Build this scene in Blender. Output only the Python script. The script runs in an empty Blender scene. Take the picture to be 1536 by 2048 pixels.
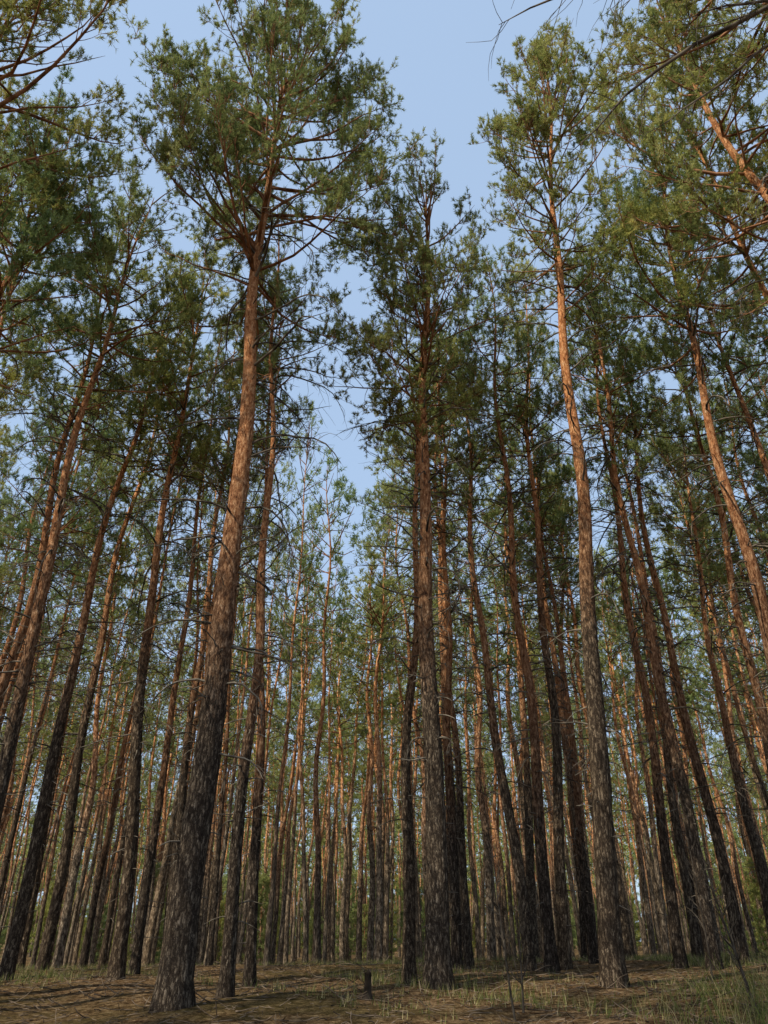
import bpy, math, numpy as np
from mathutils import Vector, Euler
scene = bpy.context.scene
scene.view_settings.view_transform = 'Standard'
scene.view_settings.look = 'None'
scene.view_settings.exposure = 0
R_ = np.random.default_rng

# ------------------------------------------------------------ light
SUN_EL = math.radians(45)
to_sun = Vector((-0.76, -0.65, 0)).normalized() * math.cos(SUN_EL) + Vector((0, 0, math.sin(SUN_EL)))
w = bpy.data.worlds.new("World"); scene.world = w; w.use_nodes = True
nt = w.node_tree
sky = nt.nodes.new('ShaderNodeTexSky'); sky.sky_type = 'NISHITA'; sky.sun_disc = False
sky.sun_elevation = SUN_EL
sky.sun_rotation = math.atan2(to_sun.x, to_sun.y)
sky.air_density = 1.0; sky.dust_density = 1.6; sky.ozone_density = 1.5
hz = nt.nodes.new('ShaderNodeMix'); hz.data_type = 'RGBA'; hz.blend_type = 'ADD'; hz.inputs[0].default_value = 1.0
hz.inputs[7].default_value = (6.1, 8.2, 11.2, 1)   # thin high haze brightening the whole sky
nt.links.new(sky.outputs[0], hz.inputs[6])
bg = nt.nodes['Background']; bg.inputs['Strength'].default_value = 0.06
nt.links.new(hz.outputs[2], bg.inputs[0])
sl = bpy.data.lights.new("sun", 'SUN'); sl.energy = 5.0; sl.angle = math.radians(0.5); sl.color = (1.0, 0.95, 0.80)
so = bpy.data.objects.new("sun", sl); scene.collection.objects.link(so)
so.rotation_euler = to_sun.to_track_quat('Z', 'Y').to_euler()

# ------------------------------------------------------------ camera
cam = bpy.data.cameras.new("camera"); co = bpy.data.objects.new("camera", cam)
scene.collection.objects.link(co); scene.camera = co
cam.sensor_fit = 'VERTICAL'; cam.sensor_height = 36; cam.sensor_width = 27
cam.lens = 26.37; cam.clip_end = 2000; cam.clip_start = 0.05
co.location = (0, 0, 1.45); co.rotation_euler = (math.radians(90 + 29.66), 0, 0)

# ------------------------------------------------------------ ground height
GY = [-60, 0, 6, 11.6, 17, 22, 40, 70, 300, 900]
GZ = [0, 0, .30, .70, .86, .90, .42, -.25, -.6, -.6]
def gz(x, y):
    x = np.asarray(x, float); y = np.asarray(y, float)
    z = (np.interp(y, GY, GZ) + np.interp(y - 2, GY, GZ) + np.interp(y + 2, GY, GZ)) / 3
    z = z + 0.014 * np.clip(x, -15, 15)
    z = z + .06 * np.sin(x * .9 + .7 * np.sin(y * .5)) * np.sin(y * .8 + 1.3) + .035 * np.sin(x * 2.3 + 1) * np.sin(y * 1.9 + .5 * x)
    return z

# ------------------------------------------------------------ materials
def newmat(name):
    m = bpy.data.materials.new(name); m.use_nodes = True
    n = m.node_tree.nodes; n.clear()
    return m, n, m.node_tree.links
def ramp(n, stops):
    r = n.new('ShaderNodeValToRGB'); e = r.color_ramp.elements
    while len(e) < len(stops): e.new(0.5)
    for i, (p, c) in enumerate(stops):
        e[i].position = p; e[i].color = (*c, 1)
    return r
def noise(n, l, vec, scale, detail=4, rough=.6):
    t = n.new('ShaderNodeTexNoise'); t.inputs['Scale'].default_value = scale
    t.inputs['Detail'].default_value = detail; t.inputs['Roughness'].default_value = rough
    l.new(vec, t.inputs['Vector']); return t
def mixc(n, l, fac, a, b, mode='MIX'):
    m = n.new('ShaderNodeMix'); m.data_type = 'RGBA'; m.blend_type = mode
    for s, v in ((m.inputs[0], fac), (m.inputs[6], a), (m.inputs[7], b)):
        if isinstance(v, (int, float)): s.default_value = v
        elif isinstance(v, tuple): s.default_value = (*v, 1)
        else: l.new(v, s)
    return m.outputs[2]
def mapping(n, l, vec, sc):
    m = n.new('ShaderNodeMapping'); m.inputs['Scale'].default_value = sc; l.new(vec, m.inputs[0]); return m.outputs[0]
def mrange(n, l, v, a, b, c=0., d=1.):
    m = n.new('ShaderNodeMapRange'); m.inputs[1].default_value = a; m.inputs[2].default_value = b
    m.inputs[3].default_value = c; m.inputs[4].default_value = d; l.new(v, m.inputs[0]); return m.outputs[0]

def bark_mat(name, fancy):
    m, n, l = newmat(name)
    tc = n.new('ShaderNodeTexCoord'); oi = n.new('ShaderNodeObjectInfo')
    at = n.new('ShaderNodeAttribute'); at.attribute_name = 'var'   # height up the trunk in metres
    v = tc.outputs['Object']
    fu = noise(n, l, mapping(n, l, v, (1, 1, .33)), 21, 4 if fancy else 2, .8)
    low = ramp(n, [(.32, (.028, .020, .015)), (.5, (.120, .088, .060)), (.70, (.35, .27, .19))]); l.new(fu.outputs[0], low.inputs[0])
    up = ramp(n, [(.32, (.14, .048, .022)), (.46, (.50, .20, .082)), (.6, (.77, .40, .19)), (.74, (.85, .63, .43))]); l.new(fu.outputs[0], up.inputs[0])
    lowc = low.outputs[0]
    if fancy:
        vor = n.new('ShaderNodeTexVoronoi'); vor.feature = 'DISTANCE_TO_EDGE'; vor.inputs['Scale'].default_value = 19
        dist = n.new('ShaderNodeVectorMath'); dist.operation = 'MULTIPLY_ADD'
        l.new(fu.outputs['Color'], dist.inputs[0]); dist.inputs[1].default_value = (.14, .14, .5); l.new(v, dist.inputs[2])
        l.new(mapping(n, l, dist.outputs[0], (1, 1, .22)), vor.inputs['Vector'])
        crack = mrange(n, l, vor.outputs['Distance'], 0, .22)
        lowc = mixc(n, l, crack, (.032, .023, .018), low.outputs[0])
    h = n.new('ShaderNodeMath'); h.operation = 'MULTIPLY_ADD'; l.new(fu.outputs[0], h.inputs[0]); h.inputs[1].default_value = 7.0
    l.new(at.outputs['Fac'], h.inputs[2])
    h3 = n.new('ShaderNodeMath'); h3.operation = 'MULTIPLY_ADD'; l.new(oi.outputs['Random'], h3.inputs[0]); h3.inputs[1].default_value = -4.5
    l.new(h.outputs[0], h3.inputs[2])
    t = mrange(n, l, h3.outputs[0], 5.6, 12.0)
    col = mixc(n, l, t, lowc, up.outputs[0])
    tint = ramp(n, [(0, (.60, .60, .63)), (.5, (1, 1, 1)), (1, (1.1, 1.02, .92))]); l.new(oi.outputs['Random'], tint.inputs[0])
    col = mixc(n, l, 1.0, col, tint.outputs[0], 'MULTIPLY')
    b = n.new('ShaderNodeBsdfDiffuse')
    l.new(col, b.inputs['Color'])
    if fancy:
        bp = n.new('ShaderNodeBump'); bp.inputs['Strength'].default_value = 1.0; bp.inputs['Distance'].default_value = .025
        hh = n.new('ShaderNodeMath'); hh.operation = 'MULTIPLY_ADD'; l.new(crack, hh.inputs[0]); hh.inputs[1].default_value = .5; l.new(fu.outputs[0], hh.inputs[2])
        l.new(hh.outputs[0], bp.inputs['Height']); l.new(bp.outputs[0], b.inputs['Normal'])
    o = n.new('ShaderNodeOutputMaterial'); l.new(b.outputs[0], o.inputs[0]); return m

def wood_mat(name, c0, c1):
    m, n, l = newmat(name)
    tc = n.new('ShaderNodeTexCoord'); nz = noise(n, l, tc.outputs['Object'], 5, 1)
    r = ramp(n, [(.35, c0), (.65, c1)]); l.new(nz.outputs[0], r.inputs[0])
    b = n.new('ShaderNodeBsdfDiffuse'); l.new(r.outputs[0], b.inputs[0])
    o = n.new('ShaderNodeOutputMaterial'); l.new(b.outputs[0], o.inputs[0]); return m

def needle_mat():
    m, n, l = newmat("pine_needles")
    at = n.new('ShaderNodeAttribute'); at.attribute_name = 'var'
    oi = n.new('ShaderNodeObjectInfo')
    r = ramp(n, [(0, (.085, .120, .048)), (.4, (.275, .305, .098)), (.75, (.46, .455, .165)), (1, (.60, .54, .27))])
    l.new(at.outputs['Fac'], r.inputs[0])
    tint = ramp(n, [(0, (.74, .88, .98)), (.5, (1, 1, 1)), (1, (1.14, 1.06, .85))]); l.new(oi.outputs['Random'], tint.inputs[0])
    col = mixc(n, l, 1.0, r.outputs[0], tint.outputs[0], 'MULTIPLY')
    b = n.new('ShaderNodeBsdfDiffuse'); l.new(col, b.inputs[0])
    tr = n.new('ShaderNodeBsdfTranslucent'); l.new(col, tr.inputs[0])
    mx = n.new('ShaderNodeMixShader'); mx.inputs[0].default_value = .40
    l.new(b.outputs[0], mx.inputs[1]); l.new(tr.outputs[0], mx.inputs[2])
    o = n.new('ShaderNodeOutputMaterial'); l.new(mx.outputs[0], o.inputs[0]); return m

BARK = bark_mat("pine_bark", True); BARK2 = bark_mat("pine_bark_far", False)
LIMB = wood_mat("live_branch_bark", (.12, .055, .028), (.34, .17, .09))
DEAD = wood_mat("dead_branch_wood", (.04, .032, .025), (.20, .165, .125))
NEED = needle_mat()
TMATS = [BARK, LIMB, DEAD, NEED]; FMATS = [BARK2, LIMB, DEAD, NEED]

# ------------------------------------------------------------ mesh helpers
class MB:
    def __init__(s): s.v = []; s.var = []; s.f = []; s.m = []; s.n = 0
    def add(s, v, f, mat, var):
        v = v.reshape(-1, 3); s.v.append(v); s.f.append((f + s.n)); s.m.append(np.full(len(f), mat, np.int32))
        s.var.append(np.asarray(var, np.float32).reshape(-1) if np.size(var) != 1 else np.full(len(v), float(var), np.float32))
        s.n += len(v)
    def build(s, name, mats):
        me = bpy.data.meshes.new(name)
        V = np.concatenate(s.v).astype(np.float32)
        me.vertices.add(len(V)); me.vertices.foreach_set('co', V.ravel())
        loops = np.concatenate([f.ravel() for f in s.f]).astype(np.int32)
        tot = np.concatenate([np.full(len(f), f.shape[1], np.int32) for f in s.f])
        start = np.concatenate([[0], np.cumsum(tot)[:-1]]).astype(np.int32)
        me.loops.add(len(loops)); me.loops.foreach_set('vertex_index', loops)
        me.polygons.add(len(tot)); me.polygons.foreach_set('loop_start', start)
        me.polygons.foreach_set('material_index', np.concatenate(s.m))
        sm = np.concatenate([np.full(len(f), f.shape[1] == 4) for f in s.f])
        me.polygons.foreach_set('use_smooth', sm)
        for m in mats: me.materials.append(m)
        a = me.attributes.new('var', 'FLOAT', 'POINT'); a.data.foreach_set('value', np.concatenate(s.var).astype(np.float32))
        me.update(calc_edges=True)
        return me

def unit(a): return a / (np.linalg.norm(a, axis=-1, keepdims=True) + 1e-9)
def tubes(mb, P, Rad, S, mat, var=0.):
    N, K, _ = P.shape
    if N == 0: return
    T = np.gradient(P, axis=1); T = unit(T)
    mean = unit(P[:, -1] - P[:, 0])
    ref = np.where(np.abs(mean[:, 2:3]) < .8, np.array([[0, 0, 1.]]), np.array([[1., 0, 0]]))[:, None, :]
    U = unit(np.cross(T, np.broadcast_to(ref, T.shape))); W = np.cross(T, U)
    th = np.arange(S) * 2 * np.pi / S
    Rd = Rad[:, :, None] if Rad.ndim == 2 else Rad
    V = P[:, :, None] + Rd[..., None] * (np.cos(th)[None, None, :, None] * U[:, :, None] + np.sin(th)[None, None, :, None] * W[:, :, None])
    i = np.arange(N)[:, None, None] * K * S; k = np.arange(K - 1)[None, :, None] * S; s = np.arange(S)[None, None, :]; s2 = (s + 1) % S
    f = np.stack([i + k + s, i + k + s2, i + k + S + s2, i + k + S + s], -1).reshape(-1, 4)
    if np.ndim(var) == 2: var = np.repeat(var[:, :, None], S, 2).ravel()
    mb.add(V, f, mat, var)

def grow(P0, az, el0, el1, L, K, wob, rng):
    N = len(P0); s = np.linspace(0, 1, K - 1)[None]
    A = az[:, None] + np.cumsum(rng.normal(0, wob, (N, K - 1)), 1)
    E = el0[:, None] + (el1 - el0)[:, None] * s + np.cumsum(rng.normal(0, wob * .7, (N, K - 1)), 1)
    D = np.stack([np.cos(E) * np.cos(A), np.cos(E) * np.sin(A), np.sin(E)], -1) * (L / (K - 1))[:, None, None]
    return np.concatenate([P0[:, None], P0[:, None] + np.cumsum(D, 1)], 1)
def sample(P, idx, s):
    K = P.shape[1]; x = np.clip(s, 0, .9999) * (K - 1); k = x.astype(int); fr = (x - k)[:, None]
    a = P[idx, k]; b = P[idx, k + 1]; d = unit(b - a)
    return a + (b - a) * fr, np.arctan2(d[:, 1], d[:, 0]), np.arcsin(np.clip(d[:, 2], -1, 1))
def tufts(mb, pos, d, nn, ln, wd, rng, var):
    M = len(pos)
    if M == 0: return
    ref = unit(rng.normal(size=(M, 3))); u = unit(np.cross(d, ref)); v = np.cross(d, u)
    ph = rng.uniform(0, 2 * np.pi, (M, nn)); sp = rng.uniform(.35, 1.25, (M, nn))
    nd = np.cos(sp)[..., None] * d[:, None] + np.sin(sp)[..., None] * (np.cos(ph)[..., None] * u[:, None] + np.sin(ph)[..., None] * v[:, None])
    base = pos[:, None] + d[:, None] * rng.uniform(-.6, .6, (M, nn))[..., None] * ln
    side = unit(np.cross(nd, unit(rng.normal(size=(M, nn, 3))))) * wd * .5
    tip = base + nd * (ln * rng.uniform(.7, 1.2, (M, nn)))[..., None]
    V = np.stack([base - side, base + side, tip], 2)
    f = np.arange(M * nn * 3).reshape(-1, 3)
    vv = np.repeat(np.clip(var[:, None] + rng.normal(0, .10, (M, nn)), 0, 1).ravel(), 3)
    mb.add(V, f, 3, vv)

def pine(seed, H=20, dia=.36, R=2.2, cb=.6, lean=(0, 0), wob=.12, q=1.0, nn=7, ln=.095, wd=.0165, lv=.32,
         sides=12, dead=26, tert=True, dens=1.0, deadlen=1.0, topw=.6, twig=10.5, mats=TMATS, limbs=()):
    rng = R_(seed); mb = MB()
    K = max(14, int(H * (3.2 if sides > 10 else 1.2)))
    z = np.linspace(-.35, H, K); t = np.clip(z / H, 0, 1)
    p = rng.uniform(0, 6.28, 6)
    env = np.clip(t * 3, 0, 1)
    ox = lean[0] * t + env * wob * (np.sin(z * .33 + p[0]) - np.sin(p[0]) + .45 * np.sin(z * .95 + p[1]))
    oy = lean[1] * t + env * wob * (np.sin(z * .29 + p[2]) - np.sin(p[2]) + .45 * np.sin(z * 1.05 + p[3]))
    path = np.stack([ox, oy, z], -1)
    r = dia / 2 * ((1 - t) ** .9 * .97 + .02) + .006
    th = np.arange(sides) * 2 * np.pi / sides
    flare = .28 * np.exp(-np.clip(z, 0, None) / .25)[:, None] * (1 + .45 * np.sin(4 * th + p[4]) + .2 * np.sin(7 * th + p[5]))[None]
    rough = rng.normal(0, .035, (K, sides)) * np.clip(1.6 - t * 2, .3, 1)[:, None]
    lob = .05 * np.sin(3 * th[None] + z[:, None] * .3 + p[0])
    tubes(mb, path[None], (r[:, None] * (1 + flare + rough + lob))[None], sides, 0, z[None])
    def tr(zz):
        return np.stack([np.interp(zz, z, ox), np.interp(zz, z, oy), zz], -1)
    # ---- live crown
    zs = []; zc = cb * H
    while zc < H * .985:
        k = rng.integers(2, 5)
        zs += [zc + rng.normal(0, .08) for _ in range(k)]; zc += rng.uniform(.28, .62) / (q * .6 + .4)
    zs = np.clip(np.array(zs), 0, H * .99); N = len(zs); tt = (zs - cb * H) / (H * (1 - cb))
    prof = np.interp(tt, [-.1, 0, .18, .5, .8, 1], [.40, .62, 1, .95, .66, .2 + topw * .3])
    L = R * prof * rng.uniform(.88 - lv, .88 + lv, N) * (1 + lv * .7 * np.sin(rng.uniform(0, 6.28) + tt * 9))
    az = rng.uniform(0, 2 * np.pi, N)
    el0 = np.radians(np.interp(tt, [0, .5, 1], [8, 28, 55]) + rng.normal(0, 9, N))
    el1 = el0 + np.radians(rng.uniform(5, 42, N))
    KP = 8
    P = grow(tr(zs), az, el0, el1, L, KP, .13, rng)
    r0 = .006 + .0085 * L
    s = np.linspace(0, 1, KP)[None]
    if sides > 8: tubes(mb, P, r0[:, None] * (1 - s) ** .9 + .003, 5 if sides > 12 else 3, 1)
    else: tubes(mb, P[:, ::3], (r0[:, None] * (1 - s) ** .8 + .006)[:, ::3], 3, 1)
    n2 = np.maximum(2, (L * 4.8 * q).astype(int)); idx = np.repeat(np.arange(N), n2)
    s2 = rng.uniform(.15, 1.0, len(idx)) ** .65
    p2, a2, e2 = sample(P, idx, s2)
    ph = rng.uniform(0, 6.28, 3)
    nz = np.sin(p2[:, 0] * 1.9 + ph[0]) + np.sin(p2[:, 1] * 1.9 + ph[1]) + np.sin(p2[:, 2] * 2.3 + ph[2])
    keep = nz > rng.uniform(-2.5, .1, len(idx))
    idx, s2, p2, a2, e2, nz = idx[keep], s2[keep], p2[keep], a2[keep], e2[keep], nz[keep]
    M = len(idx)
    sg = rng.choice([-1, 1], M)
    a2 = a2 + sg * np.radians(rng.uniform(15, 75, M)); e2 = e2 + np.radians(rng.normal(4, 26, M))
    L2 = np.clip((.32 + .30 * L[idx] * (1.1 - s2)) * rng.uniform(.6, 1.3, M), .2, 1.5)
    P2 = grow(p2, a2, e2, e2 + np.radians(rng.uniform(0, 40, M)), L2, 5, .22, rng)
    s = np.linspace(0, 1, 5)[None]
    if sides > 8: tubes(mb, P2, (.004 + .004 * L2)[:, None] * (1 - s) + .002, 3, 1)
    n3 = np.maximum(3, (L2 * twig * q + 1).astype(int)); i3 = np.repeat(np.arange(M), n3)
    s3 = rng.uniform(.15, 1.0, len(i3)) ** .7
    p3, a3, e3 = sample(P2, i3, s3); Q = len(i3)
    a3 = a3 + rng.normal(0, .85, Q); e3 = e3 + rng.normal(.2, .55, Q); L3 = rng.uniform(.14, .40, Q)
    P3 = grow(p3, a3, e3, e3 + .4, L3, 3, .2, rng)
    if tert:
        tubes(mb, P3, np.full((Q, 3), .003) * np.array([[1.2, 1, .6]]), 3, 1)
    clump = .42 + .10 * nz[i3] / 1.5 + rng.normal(0, .12, M)[i3] + .12 * (tt[idx][i3] - .4)
    nt4 = max(1, int(round(4 * dens)))
    for j in range(nt4):
        ss = rng.uniform(.45, 1.0, Q)
        pp, aa, ee = sample(P3, np.arange(Q), ss)
        d = np.stack([np.cos(ee) * np.cos(aa), np.cos(ee) * np.sin(aa), np.sin(ee)], -1)
        d = unit(d + rng.normal(0, .25, (Q, 3)) + np.array([0, 0, .25]))
        tufts(mb, pp, d, nn, ln, wd, rng, np.clip(clump + rng.normal(0, .12, Q), 0, 1))
    # ---- dead limbs below the crown
    D = dead
    zd = H * (cb + .12 - (cb - .02) * rng.uniform(0, 1, D) ** 1.2)
    Ld = rng.uniform(.25, 1.0, D) ** 1.3 * np.interp(zd / H, [.1, .5, .75], [.9, 2.0, 2.3]) * deadlen
    ad = rng.uniform(0, 6.28, D); e0d = np.radians(rng.normal(16, 14, D)); e1d = np.radians(rng.normal(-40, 26, D))
    for (lz, la, l0, l1, lL) in limbs:
        zd = np.append(zd, lz); ad = np.append(ad, math.radians(la)); e0d = np.append(e0d, math.radians(l0)); e1d = np.append(e1d, math.radians(l1)); Ld = np.append(Ld, lL)
    D = len(zd)
    Pd = grow(tr(zd), ad, e0d, e1d, Ld, 9, .15, rng)
    s = np.linspace(0, 1, 9)[None]
    tubes(mb, Pd, (.008 + .008 * Ld)[:, None] * (1 - s) ** .7 + .0045, 4 if sides > 12 else 3, 2)
    n2 = (Ld * 4.5).astype(int); i2 = np.repeat(np.arange(D), n2)
    if len(i2) and sides > 8:
        q2, b2, f2 = sample(Pd, i2, rng.uniform(.3, 1, len(i2)))
        Pe = grow(q2, b2 + rng.choice([-1, 1], len(i2)) * rng.uniform(.4, 1.2, len(i2)), f2 + rng.normal(0, .4, len(i2)), f2 - .4, rng.uniform(.15, .45, len(i2)) + .12 * Ld[i2], 5, .25, rng)
        tubes(mb, Pe, np.full((len(i2), 5), .005) * np.array([[1.2, 1, .9, .7, .4]]), 3, 2)
    if sides > 8:
        ns = int(H * 1.6); zt = rng.uniform(.04, max(cb, .2), ns) * H
        Pst = grow(tr(zt), rng.uniform(0, 6.28, ns), rng.normal(.1, .3, ns), rng.normal(-.2, .3, ns), rng.uniform(.12, .5, ns) + .1, 4, .15, rng)
        tubes(mb, Pst, np.full((ns, 4), .010) * np.array([[1.4, 1, .8, .5]]), 4, 2)
    return mb.build("pine_tree_mesh", mats)

def place(me, x, y, rz=0, s=1., sxy=None, tilt=(0, 0), name="pine_tree"):
    o = bpy.data.objects.new(name, me); scene.collection.objects.link(o)
    o.location = (x, y, float(gz(x, y)))
    k = sxy if sxy else s
    o.scale = (k, k, s)
    q = Euler((-math.atan(tilt[1]), math.atan(tilt[0]), 0)).to_quaternion() @ Euler((0, 0, rz)).to_quaternion()
    o.rotation_euler = q.to_euler()
    return o

# ------------------------------------------------------------ individual trees in front
place(pine(41, H=22.3, dia=.44, R=4.5, cb=.575, lean=(.05, .2), wob=.10, q=1.2, sides=16, dead=66, deadlen=1.25, topw=1.5, lv=.2,
      limbs=[(8.8, 5, 20, -70, 2.2), (7.4, -10, 25, -75, 1.8), (9.4, 170, 15, -50, 2.6), (6.2, 20, 10, -80, 1.6), (5.2, 190, 10, -60, 1.5), (4.2, -20, 15, -80, 1.3), (10.6, -15, 15, -40, 2.8)]), -2.74, 11.6)
place(pine(12, H=19.6, dia=.39, R=2.6, cb=.56, lean=(.38, 0), wob=.09, q=1.1, sides=16, dead=60, deadlen=1.15, lv=.25), .86, 14.0)
place(pine(13, H=25.2, dia=.36, R=3.0, cb=.56, lean=(1.6, .2), wob=.09, q=1.15, sides=16, dead=54, deadlen=1.1, lv=.25), 3.5, 13.5)
place(pine(14, H=19.5, dia=.40, R=3.2, cb=.57, lean=(-3.0, 0), wob=.15, q=1.1, sides=16, dead=56, deadlen=1.2), 9.2, 9.2)
place(pine(15, H=17.5, dia=.34, R=3.2, cb=.60, lean=(-.6, 0), wob=.12, q=1.05, sides=14, dead=40, deadlen=1.3,
      limbs=[(12.0, 178, -5, -38, 4.4), (11.2, 196, 0, -30, 3.6), (12.6, 165, 5, -25, 4.2), (10.6, 170, 0, -35, 3.0), (11.6, 185, -8, -30, 3.9), (11.0, 180, -5, -40, 4.2)]), 5.8, 5.0)
place(pine(16, H=20.5, dia=.36, R=3.7, cb=.56, lean=(.6, 0), wob=.12, q=1.0, sides=14, dead=40), -9.0, 9.2)
LUSH = [pine(61, H=20, dia=.30, R=2.9, cb=.58, q=.95, sides=14, dead=56, lv=.3, nn=7, ln=.11, wd=.018, tert=False),
        pine(62, H=20, dia=.30, R=2.7, cb=.60, q=.95, sides=14, dead=56, lv=.3, nn=7, ln=.11, wd=.018, tert=False)]

VH = 20.
VARS = [pine(100 + i, H=VH, dia=.25, R=[1.9, 2.3, 1.7, 2.1, 2.4, 1.8, 2.2][i], cb=[.59, .57, .62, .56, .58, .64, .57][i],
             wob=.13, q=.8, nn=7, ln=.12, wd=.018, sides=12, dead=60, deadlen=1.1, dens=1.0, tert=False) for i in range(7)] + LUSH
FARS = [pine(200 + i, H=20, dia=.25, R=[2.0, 2.3, 1.7, 2.2, 1.9][i], cb=[.58, .54, .61, .53, .56][i], wob=.16, q=.58, nn=5, ln=.20, wd=.042,
              sides=6, dead=18, tert=False, dens=.5, twig=6.5, mats=FMATS) for i in range(5)]
LOWS = [pine(230 + i, H=20, dia=.28, R=[2.3, 2.5, 2.1][i], cb=[.5, .44, .54][i], wob=.16, q=.4, nn=3, ln=.42, wd=.15,
              sides=4, dead=4, tert=False, dens=.25, twig=8, mats=FMATS) for i in range(3)]
rg = R_(5)
# X, Y, x-shift at top, height, diameter, variant
MID = [(-2.31, 13.0, -.35, 17.0, .29, 2), (-2.28, 15.0, -.6, 16.5, .24, 5), (.42, 14.5, .15, 15.2, .32, 5),
       (-5.17, 17.0, -.5, 19.5, .45, 1), (-7.3, 17.0, .7, 19.5, .40, 3), (-7.8, 20, .6, 20, .36, 0), (-5.0, 20, -.3, 20, .30, 2),
       (-5.4, 19, .1, 18, .26, 5), (1.58, 19, .2, 18, .30, 2), (1.98, 20.5, -.2, 19, .25, 6), (3.0, 18, -.6, 18.5, .34, 0),
       (3.25, 17, .1, 19.5, .36, 2), (3.72, 18, 1.2, 20, .34, 5), (5.3, 22, .2, 21, .32, 1), (6.1, 18, .7, 20.0, .30, 2),
       (6.4, 17, .3, 20, .38, 3), (7.8, 19, .1, 21, .34, 0), (7.3, 14, .8, 21.5, .36, 7), (8.9, 12, -1.4, 20, .34, 8),
       (-8.4, 16, .3, 20, .36, 6), (-6.6, 13.5, .2, 18.5, .32, 8), (-9.6, 14, .3, 20, .36, 1), (9.6, 16, -.3, 21, .36, 1),
       (-4.2, 17.5, .3, 17.0, .26, 5), (-7.9, 11.5, -.4, 18.5, .34, 7),
       # unseen trees added left of the camera to shade ground and lower trunks
       (-13.5, 2.0, 0, 20, .30, 5), (-7.6, 3.2, 0, 19.5, .30, 2), (-6.2, .2, 0, 20.5, .34, 6)]
pts = [(-2.74, 11.6), (.86, 14), (3.5, 13.5), (9.2, 9.2), (6.6, 5), (-9.0, 9.2)]
for (x, y, dx, H, d, v) in MID:
    s = H / VH; place(VARS[v], x, y, rg.uniform(0, 6.28), s, sxy=(d / .34 + s) / 2, tilt=(dx / H, rg.normal(0, .01))); pts.append((x, y))

def scatter(n, rx, ry, ok, dmin, rng, pts):
    out = []; cell = {}
    for p in pts: cell.setdefault((int(p[0] // dmin), int(p[1] // dmin)), []).append(p)
    for _ in range(n):
        x = rng.uniform(*rx); y = rng.uniform(*ry)
        if not ok(x, y): continue
        cx, cy = int(x // dmin), int(y // dmin); bad = False
        for i in (-1, 0, 1):
            for j in (-1, 0, 1):
                for p in cell.get((cx + i, cy + j), ()):
                    if (p[0] - x) ** 2 + (p[1] - y) ** 2 < dmin * dmin: bad = True
        if bad: continue
        cell.setdefault((cx, cy), []).append((x, y)); out.append((x, y))
    return out
def ok_mid(x, y):
    a = x / y
    if -.17 < a < .03 and y < 27: return False
    return abs(a) < .68 and y > 19.5
m1 = scatter(2600, (-34, 34), (19, 44), ok_mid, 2.0, R_(21), pts)[:215]; pts += m1
def ok_side(x, y):
    if y > 0 and abs(x) < .72 * y + 3.5: return False
    return math.hypot(x, y) > 9 and x < -10
m2 = scatter(2500, (-24, 10), (-7, 17), ok_side, 8.5, R_(22), pts)
for (x, y) in m1 + m2:
    H = rg.uniform(16.0, 21.5); s = H / VH
    src = VARS[rg.integers(7)] if (19 < y < 27) else FARS[rg.integers(5)]
    place(src, x, y, rg.uniform(0, 6.28), s, sxy=s * rg.uniform(.64, 1.35), tilt=tuple(rg.normal(0, .03, 2)))

# ------------------------------------------------------------ distant forest (one instanced object)
FAR = bpy.data.collections.new("distant_pine_sources")
for i in range(5):
    FAR.objects.link(bpy.data.objects.new("far_pine_%d" % i, FARS[i]))
me = pine(210, H=20, dia=.30, R=4.4, cb=.06, wob=.16, q=.6, nn=5, ln=.4, wd=.10, sides=6, dead=2, tert=False, dens=.25, mats=FMATS)
FAR.objects.link(bpy.data.objects.new("far_pine_young", me))
for i in range(3):
    FAR.objects.link(bpy.data.objects.new("far_pine_z%d" % i, LOWS[i]))
d1 = scatter(9000, (-62, 62), (44, 85), lambda x, y: abs(x / y) < .60, 2.8, R_(31), [])
d2 = scatter(6000, (-120, 120), (85, 200), lambda x, y: abs(x / y) < .56, 4.5, R_(32), [])
yg = scatter(170, (-60, 60), (38, 120), lambda x, y: abs(x / y) < .6, 2.5, R_(33), [])
bk = scatter(700, (-130, 130), (130, 215), lambda x, y: abs(x / y) < .6, 5.0, R_(34), [])
allp = np.array(d1 + d2 + yg + bk); n = len(allp); rr = R_(8)
sc = rr.uniform(.85, 1.12, n); wid = sc * rr.uniform(.65, 1.35, n); ix = rr.integers(0, 5, n)
a0 = len(d1); a1 = a0 + len(d2); a2_ = a1 + len(yg)
ix[a0:a1] = rr.integers(6, 9, len(d2))
sc[a1:a2_] = rr.uniform(.06, .26, len(yg)); wid[a1:a2_] = sc[a1:a2_] * 1.1; ix[a1:a2_] = 5
sc[a2_:] = rr.uniform(.35, .75, len(bk)); wid[a2_:] = .75; ix[a2_:] = 5
me = bpy.data.meshes.new("distant_pine_forest"); me.vertices.add(n)
me.vertices.foreach_set('co', np.column_stack([allp, gz(allp[:, 0], allp[:, 1])]).astype(np.float32).ravel())
a = me.attributes.new('iscale', 'FLOAT_VECTOR', 'POINT'); a.data.foreach_set('vector', np.stack([wid, wid, sc], -1).astype(np.float32).ravel())
a = me.attributes.new('irot', 'FLOAT_VECTOR', 'POINT'); a.data.foreach_set('vector', np.stack([rr.normal(0, .03, n), rr.normal(0, .03, n), rr.uniform(0, 6.28, n)], -1).astype(np.float32).ravel())
a = me.attributes.new('iidx', 'INT', 'POINT'); a.data.foreach_set('value', ix.astype(np.int32))
ob = bpy.data.objects.new("distant_pine_forest", me); scene.collection.objects.link(ob)
ng = bpy.data.node_groups.new("instance_trees", 'GeometryNodeTree')
ng.interface.new_socket("Geometry", in_out='INPUT', socket_type='NodeSocketGeometry')
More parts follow.
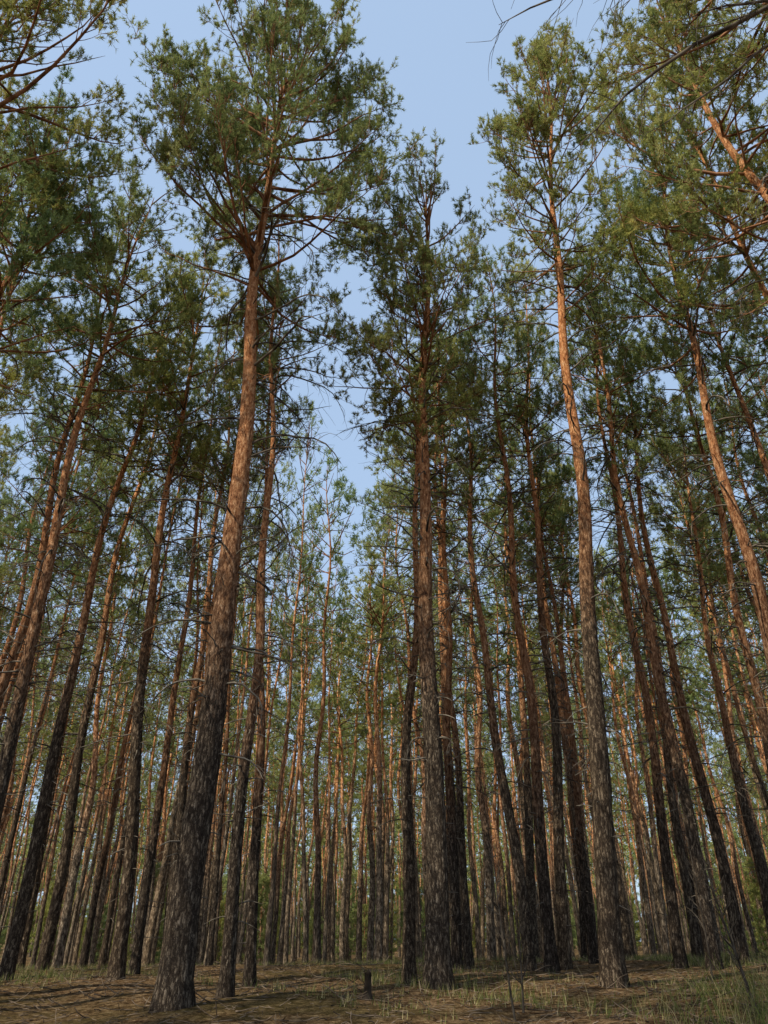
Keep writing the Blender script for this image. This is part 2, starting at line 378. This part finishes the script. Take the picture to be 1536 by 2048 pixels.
ng.interface.new_socket("Geometry", in_out='OUTPUT', socket_type='NodeSocketGeometry')
gi = ng.nodes.new('NodeGroupInput'); go = ng.nodes.new('NodeGroupOutput')
ip = ng.nodes.new('GeometryNodeInstanceOnPoints'); ci = ng.nodes.new('GeometryNodeCollectionInfo')
ci.inputs['Collection'].default_value = FAR; ci.inputs['Separate Children'].default_value = True; ci.inputs['Reset Children'].default_value = True
def na(name, typ):
    k = ng.nodes.new('GeometryNodeInputNamedAttribute'); k.data_type = typ; k.inputs['Name'].default_value = name
    return [o for o in k.outputs if o.enabled and o.name == 'Attribute'][0]
ng.links.new(gi.outputs[0], ip.inputs['Points']); ng.links.new(ci.outputs[0], ip.inputs['Instance'])
ip.inputs['Pick Instance'].default_value = True
ng.links.new(na('iidx', 'INT'), ip.inputs['Instance Index'])
ng.links.new(na('irot', 'FLOAT_VECTOR'), ip.inputs['Rotation']); ng.links.new(na('iscale', 'FLOAT_VECTOR'), ip.inputs['Scale'])
ng.links.new(ip.outputs[0], go.inputs[0])
md = ob.modifiers.new("instances", 'NODES'); md.node_group = ng

# ------------------------------------------------------------ ground
tx = np.linspace(-1, 1, 321); xs = np.sinh(tx * 5.2) / np.sinh(5.2) * 700
ys = np.sinh(tx * 5.2) / np.sinh(5.2) * 700 + 14
X, Y = np.meshgrid(xs, ys); V = np.stack([X, Y, gz(X, Y)], -1)
mb = MB(); nX = len(xs); i = np.arange(nX - 1)[None, :]; j = np.arange(nX - 1)[:, None] * nX
f = np.stack([j + i, j + i + 1, j + i + nX + 1, j + i + nX], -1).reshape(-1, 4); mb.add(V, f, 0, 0.)
m, nn_, l = newmat("forest_floor")
tc = nn_.new('ShaderNodeTexCoord'); v = tc.outputs['Object']
n1 = noise(nn_, l, v, .55, 3, .6); n2 = noise(nn_, l, v, 7, 6, .88)
r1 = ramp(nn_, [(.36, (.025, .013, .007)), (.47, (.13, .073, .036)), (.55, (.30, .185, .092)), (.66, (.55, .39, .22))]); l.new(n2.outputs[0], r1.inputs[0])
c = r1.outputs[0]
gr = mrange(nn_, l, n1.outputs[0], .47, .64, 0, .6)
c = mixc(nn_, l, gr, c, mixc(nn_, l, n2.outputs[0], (.006, .007, .003), (.17, .14, .05)))
b = nn_.new('ShaderNodeBsdfDiffuse'); l.new(c, b.inputs[0])
bp = nn_.new('ShaderNodeBump'); bp.inputs['Strength'].default_value = 1; bp.inputs['Distance'].default_value = .14
l.new(n2.outputs[0], bp.inputs['Height']); l.new(bp.outputs[0], b.inputs['Normal'])
o = nn_.new('ShaderNodeOutputMaterial'); l.new(b.outputs[0], o.inputs[0])
go_ = bpy.data.objects.new("ground", mb.build("ground", [m])); scene.collection.objects.link(go_)

# ------------------------------------------------------------ grass & litter
def blade_mat(name, stops):
    m, n, l = newmat(name); at = n.new('ShaderNodeAttribute'); at.attribute_name = 'var'
    r = ramp(n, stops); l.new(at.outputs['Fac'], r.inputs[0])
    b = n.new('ShaderNodeBsdfDiffuse'); l.new(r.outputs[0], b.inputs[0])
    t = n.new('ShaderNodeBsdfTranslucent'); l.new(r.outputs[0], t.inputs[0])
    x = n.new('ShaderNodeMixShader'); x.inputs[0].default_value = .3; l.new(b.outputs[0], x.inputs[1]); l.new(t.outputs[0], x.inputs[2])
    o = n.new('ShaderNodeOutputMaterial'); l.new(x.outputs[0], o.inputs[0]); return m
rng = R_(77); N = 26000
yy = 7 + 27 * rng.uniform(0, 1, N) ** .8; xx = rng.uniform(-.62, .62, N) * yy
pn = np.sin(xx * .8 + 1.2) + np.sin(yy * .55 + xx * .3) + np.sin(xx * 2.1 + yy * 1.3) * .7 + np.clip(xx / yy, 0, .5) * 3.5 + (yy - 19) * .12
kp = pn > rng.uniform(0, 3.0, N); xx, yy = xx[kp], yy[kp]; N = len(xx); nb = 6
bx = xx[:, None] + rng.normal(0, .035, (N, nb)); by = yy[:, None] + rng.normal(0, .035, (N, nb)); bz = gz(bx, by) - .01
h = rng.uniform(.05, .20, (N, nb)); an = rng.uniform(0, 6.28, (N, nb)); ln_ = rng.uniform(.1, .8, (N, nb)) * h
B = np.stack([bx, by, bz], -1); sd = np.stack([np.cos(an + 1.57), np.sin(an + 1.57), 0 * an], -1) * .005
tip = B + np.stack([np.cos(an) * ln_, np.sin(an) * ln_, h], -1)
mb = MB(); mb.add(np.stack([B - sd, B + sd, tip], 2), np.arange(N * nb * 3).reshape(-1, 3), 0, np.repeat(rng.uniform(0, 1, N * nb), 3))
gm = blade_mat("grass_blades", [(0, (.05, .075, .02)), (.4, (.14, .165, .04)), (.7, (.28, .235, .10)), (1, (.44, .35, .19))])
ob = bpy.data.objects.new("grass", mb.build("grass", [gm])); scene.collection.objects.link(ob)
N = 7000; yy = rng.uniform(6, 26, N); xx = rng.uniform(-.6, .6, N) * yy
P = grow(np.stack([xx, yy, gz(xx, yy) + .010], -1), rng.uniform(0, 6.28, N), rng.normal(0, .08, N), rng.normal(0, .08, N), rng.uniform(.08, .60, N) ** 1.5, 4, .25, rng)
mb = MB(); tubes(mb, P, np.repeat(rng.uniform(.0025, .007, N)[:, None], 4, 1), 4, 0)
ob = bpy.data.objects.new("fallen_twigs", mb.build("fallen_twigs", [wood_mat("fallen_twig_wood", (.04, .028, .02), (.22, .16, .11))])); scene.collection.objects.link(ob)
# tall dry weeds at the right
N = 520; yy = rng.uniform(8.6, 12.5, N); xx = yy * rng.normal(.41, .055, N)
P = grow(np.stack([xx, yy, gz(xx, yy) - .01], -1), rng.uniform(0, 6.28, N), rng.uniform(1.0, 1.5, N), rng.uniform(.5, 1.4, N), rng.uniform(.12, .6, N), 5, .12, rng)
mb = MB(); tubes(mb, P, np.full((N, 5), .0036) * np.array([[1.2, 1, .8, .6, .3]]), 3, 0, np.repeat(rng.uniform(.2, .9, N)[:, None], 5, 1))
ob = bpy.data.objects.new("dry_weeds", mb.build("dry_weeds", [gm])); scene.collection.objects.link(ob)

# ------------------------------------------------------------ stump
mb = MB(); K = 7; z = np.linspace(-.06, .30, K); th = np.arange(14) * 2 * np.pi / 14
path = np.stack([.02 * z, 0 * z, z], -1); rad = (.048 + .04 * np.exp(-np.clip(z, 0, None) / .06))[:, None] * (1 + .12 * np.sin(3 * th) + rng.normal(0, .05, (K, 14)))
tubes(mb, path[None], rad[None], 14, 0, 0.)
vv = mb.v[0].reshape(K, 14, 3); vv[-1, :, 2] += rng.uniform(-.09, .08, 14)
top = vv[-1]; c0 = np.array([[.0, 0, .19]]); mb.add(np.concatenate([top, c0]), np.stack([np.arange(14), (np.arange(14) + 1) % 14, np.full(14, 14)], -1), 0, 0.)
ob = bpy.data.objects.new("tree_stump", mb.build("tree_stump", [wood_mat("rotten_wood", (.02, .015, .011), (.07, .05, .035))]))
ob.location = (-.24, 12.6, float(gz(-.24, 12.6))); scene.collection.objects.link(ob)

# ------------------------------------------------------------ bare saplings
def sapling(x, y, H, lean, seed):
    rng = R_(seed); mb = MB()
    P = grow(np.array([[0, 0, -.05]]), np.array([lean]), np.array([1.35]), np.array([1.5]), np.array([H]), 10, .07, rng)
    s = np.linspace(0, 1, 10)[None]; tubes(mb, P, .013 * (1 - s) + .004, 6, 0)
    n = 16; ss = rng.uniform(.25, .95, n); p, a_, e_ = sample(P, np.zeros(n, int), ss)
    Q = grow(p, rng.uniform(0, 6.28, n), rng.uniform(.5, 1.1, n), rng.uniform(.7, 1.3, n), H * .3 * (1.15 - ss) * rng.uniform(.6, 1.3, n), 5, .15, rng)
    s = np.linspace(0, 1, 5)[None]; tubes(mb, Q, .006 * (1 - s) + .0025 + np.zeros((n, 1)), 4, 0)
    n = 50; p, a_, e_ = sample(Q, rng.integers(0, 16, n), rng.uniform(.3, 1, n))
    W = grow(p, a_ + rng.normal(0, .8, n), e_ + rng.normal(0, .3, n), e_ + .3, rng.uniform(.06, .22, n), 3, .2, rng)
    tubes(mb, W, np.full((n, 3), .0028), 3, 0)
    ob = bpy.data.objects.new("bare_sapling", mb.build("bare_sapling", [SAP])); scene.collection.objects.link(ob)
    ob.location = (x, y, float(gz(x, y)))
SAP = wood_mat("sapling_bark", (.03, .024, .018), (.10, .08, .06))
sapling(1.57, 10.8, 2.0, 1.9, 1); sapling(4.35, 10.4, 1.9, 2.6, 2); sapling(1.75, 11.3, 1.3, .4, 3); sapling(5.2, 14, 2.2, 1, 4); sapling(4.6, 11.2, 1.4, 2.2, 5)
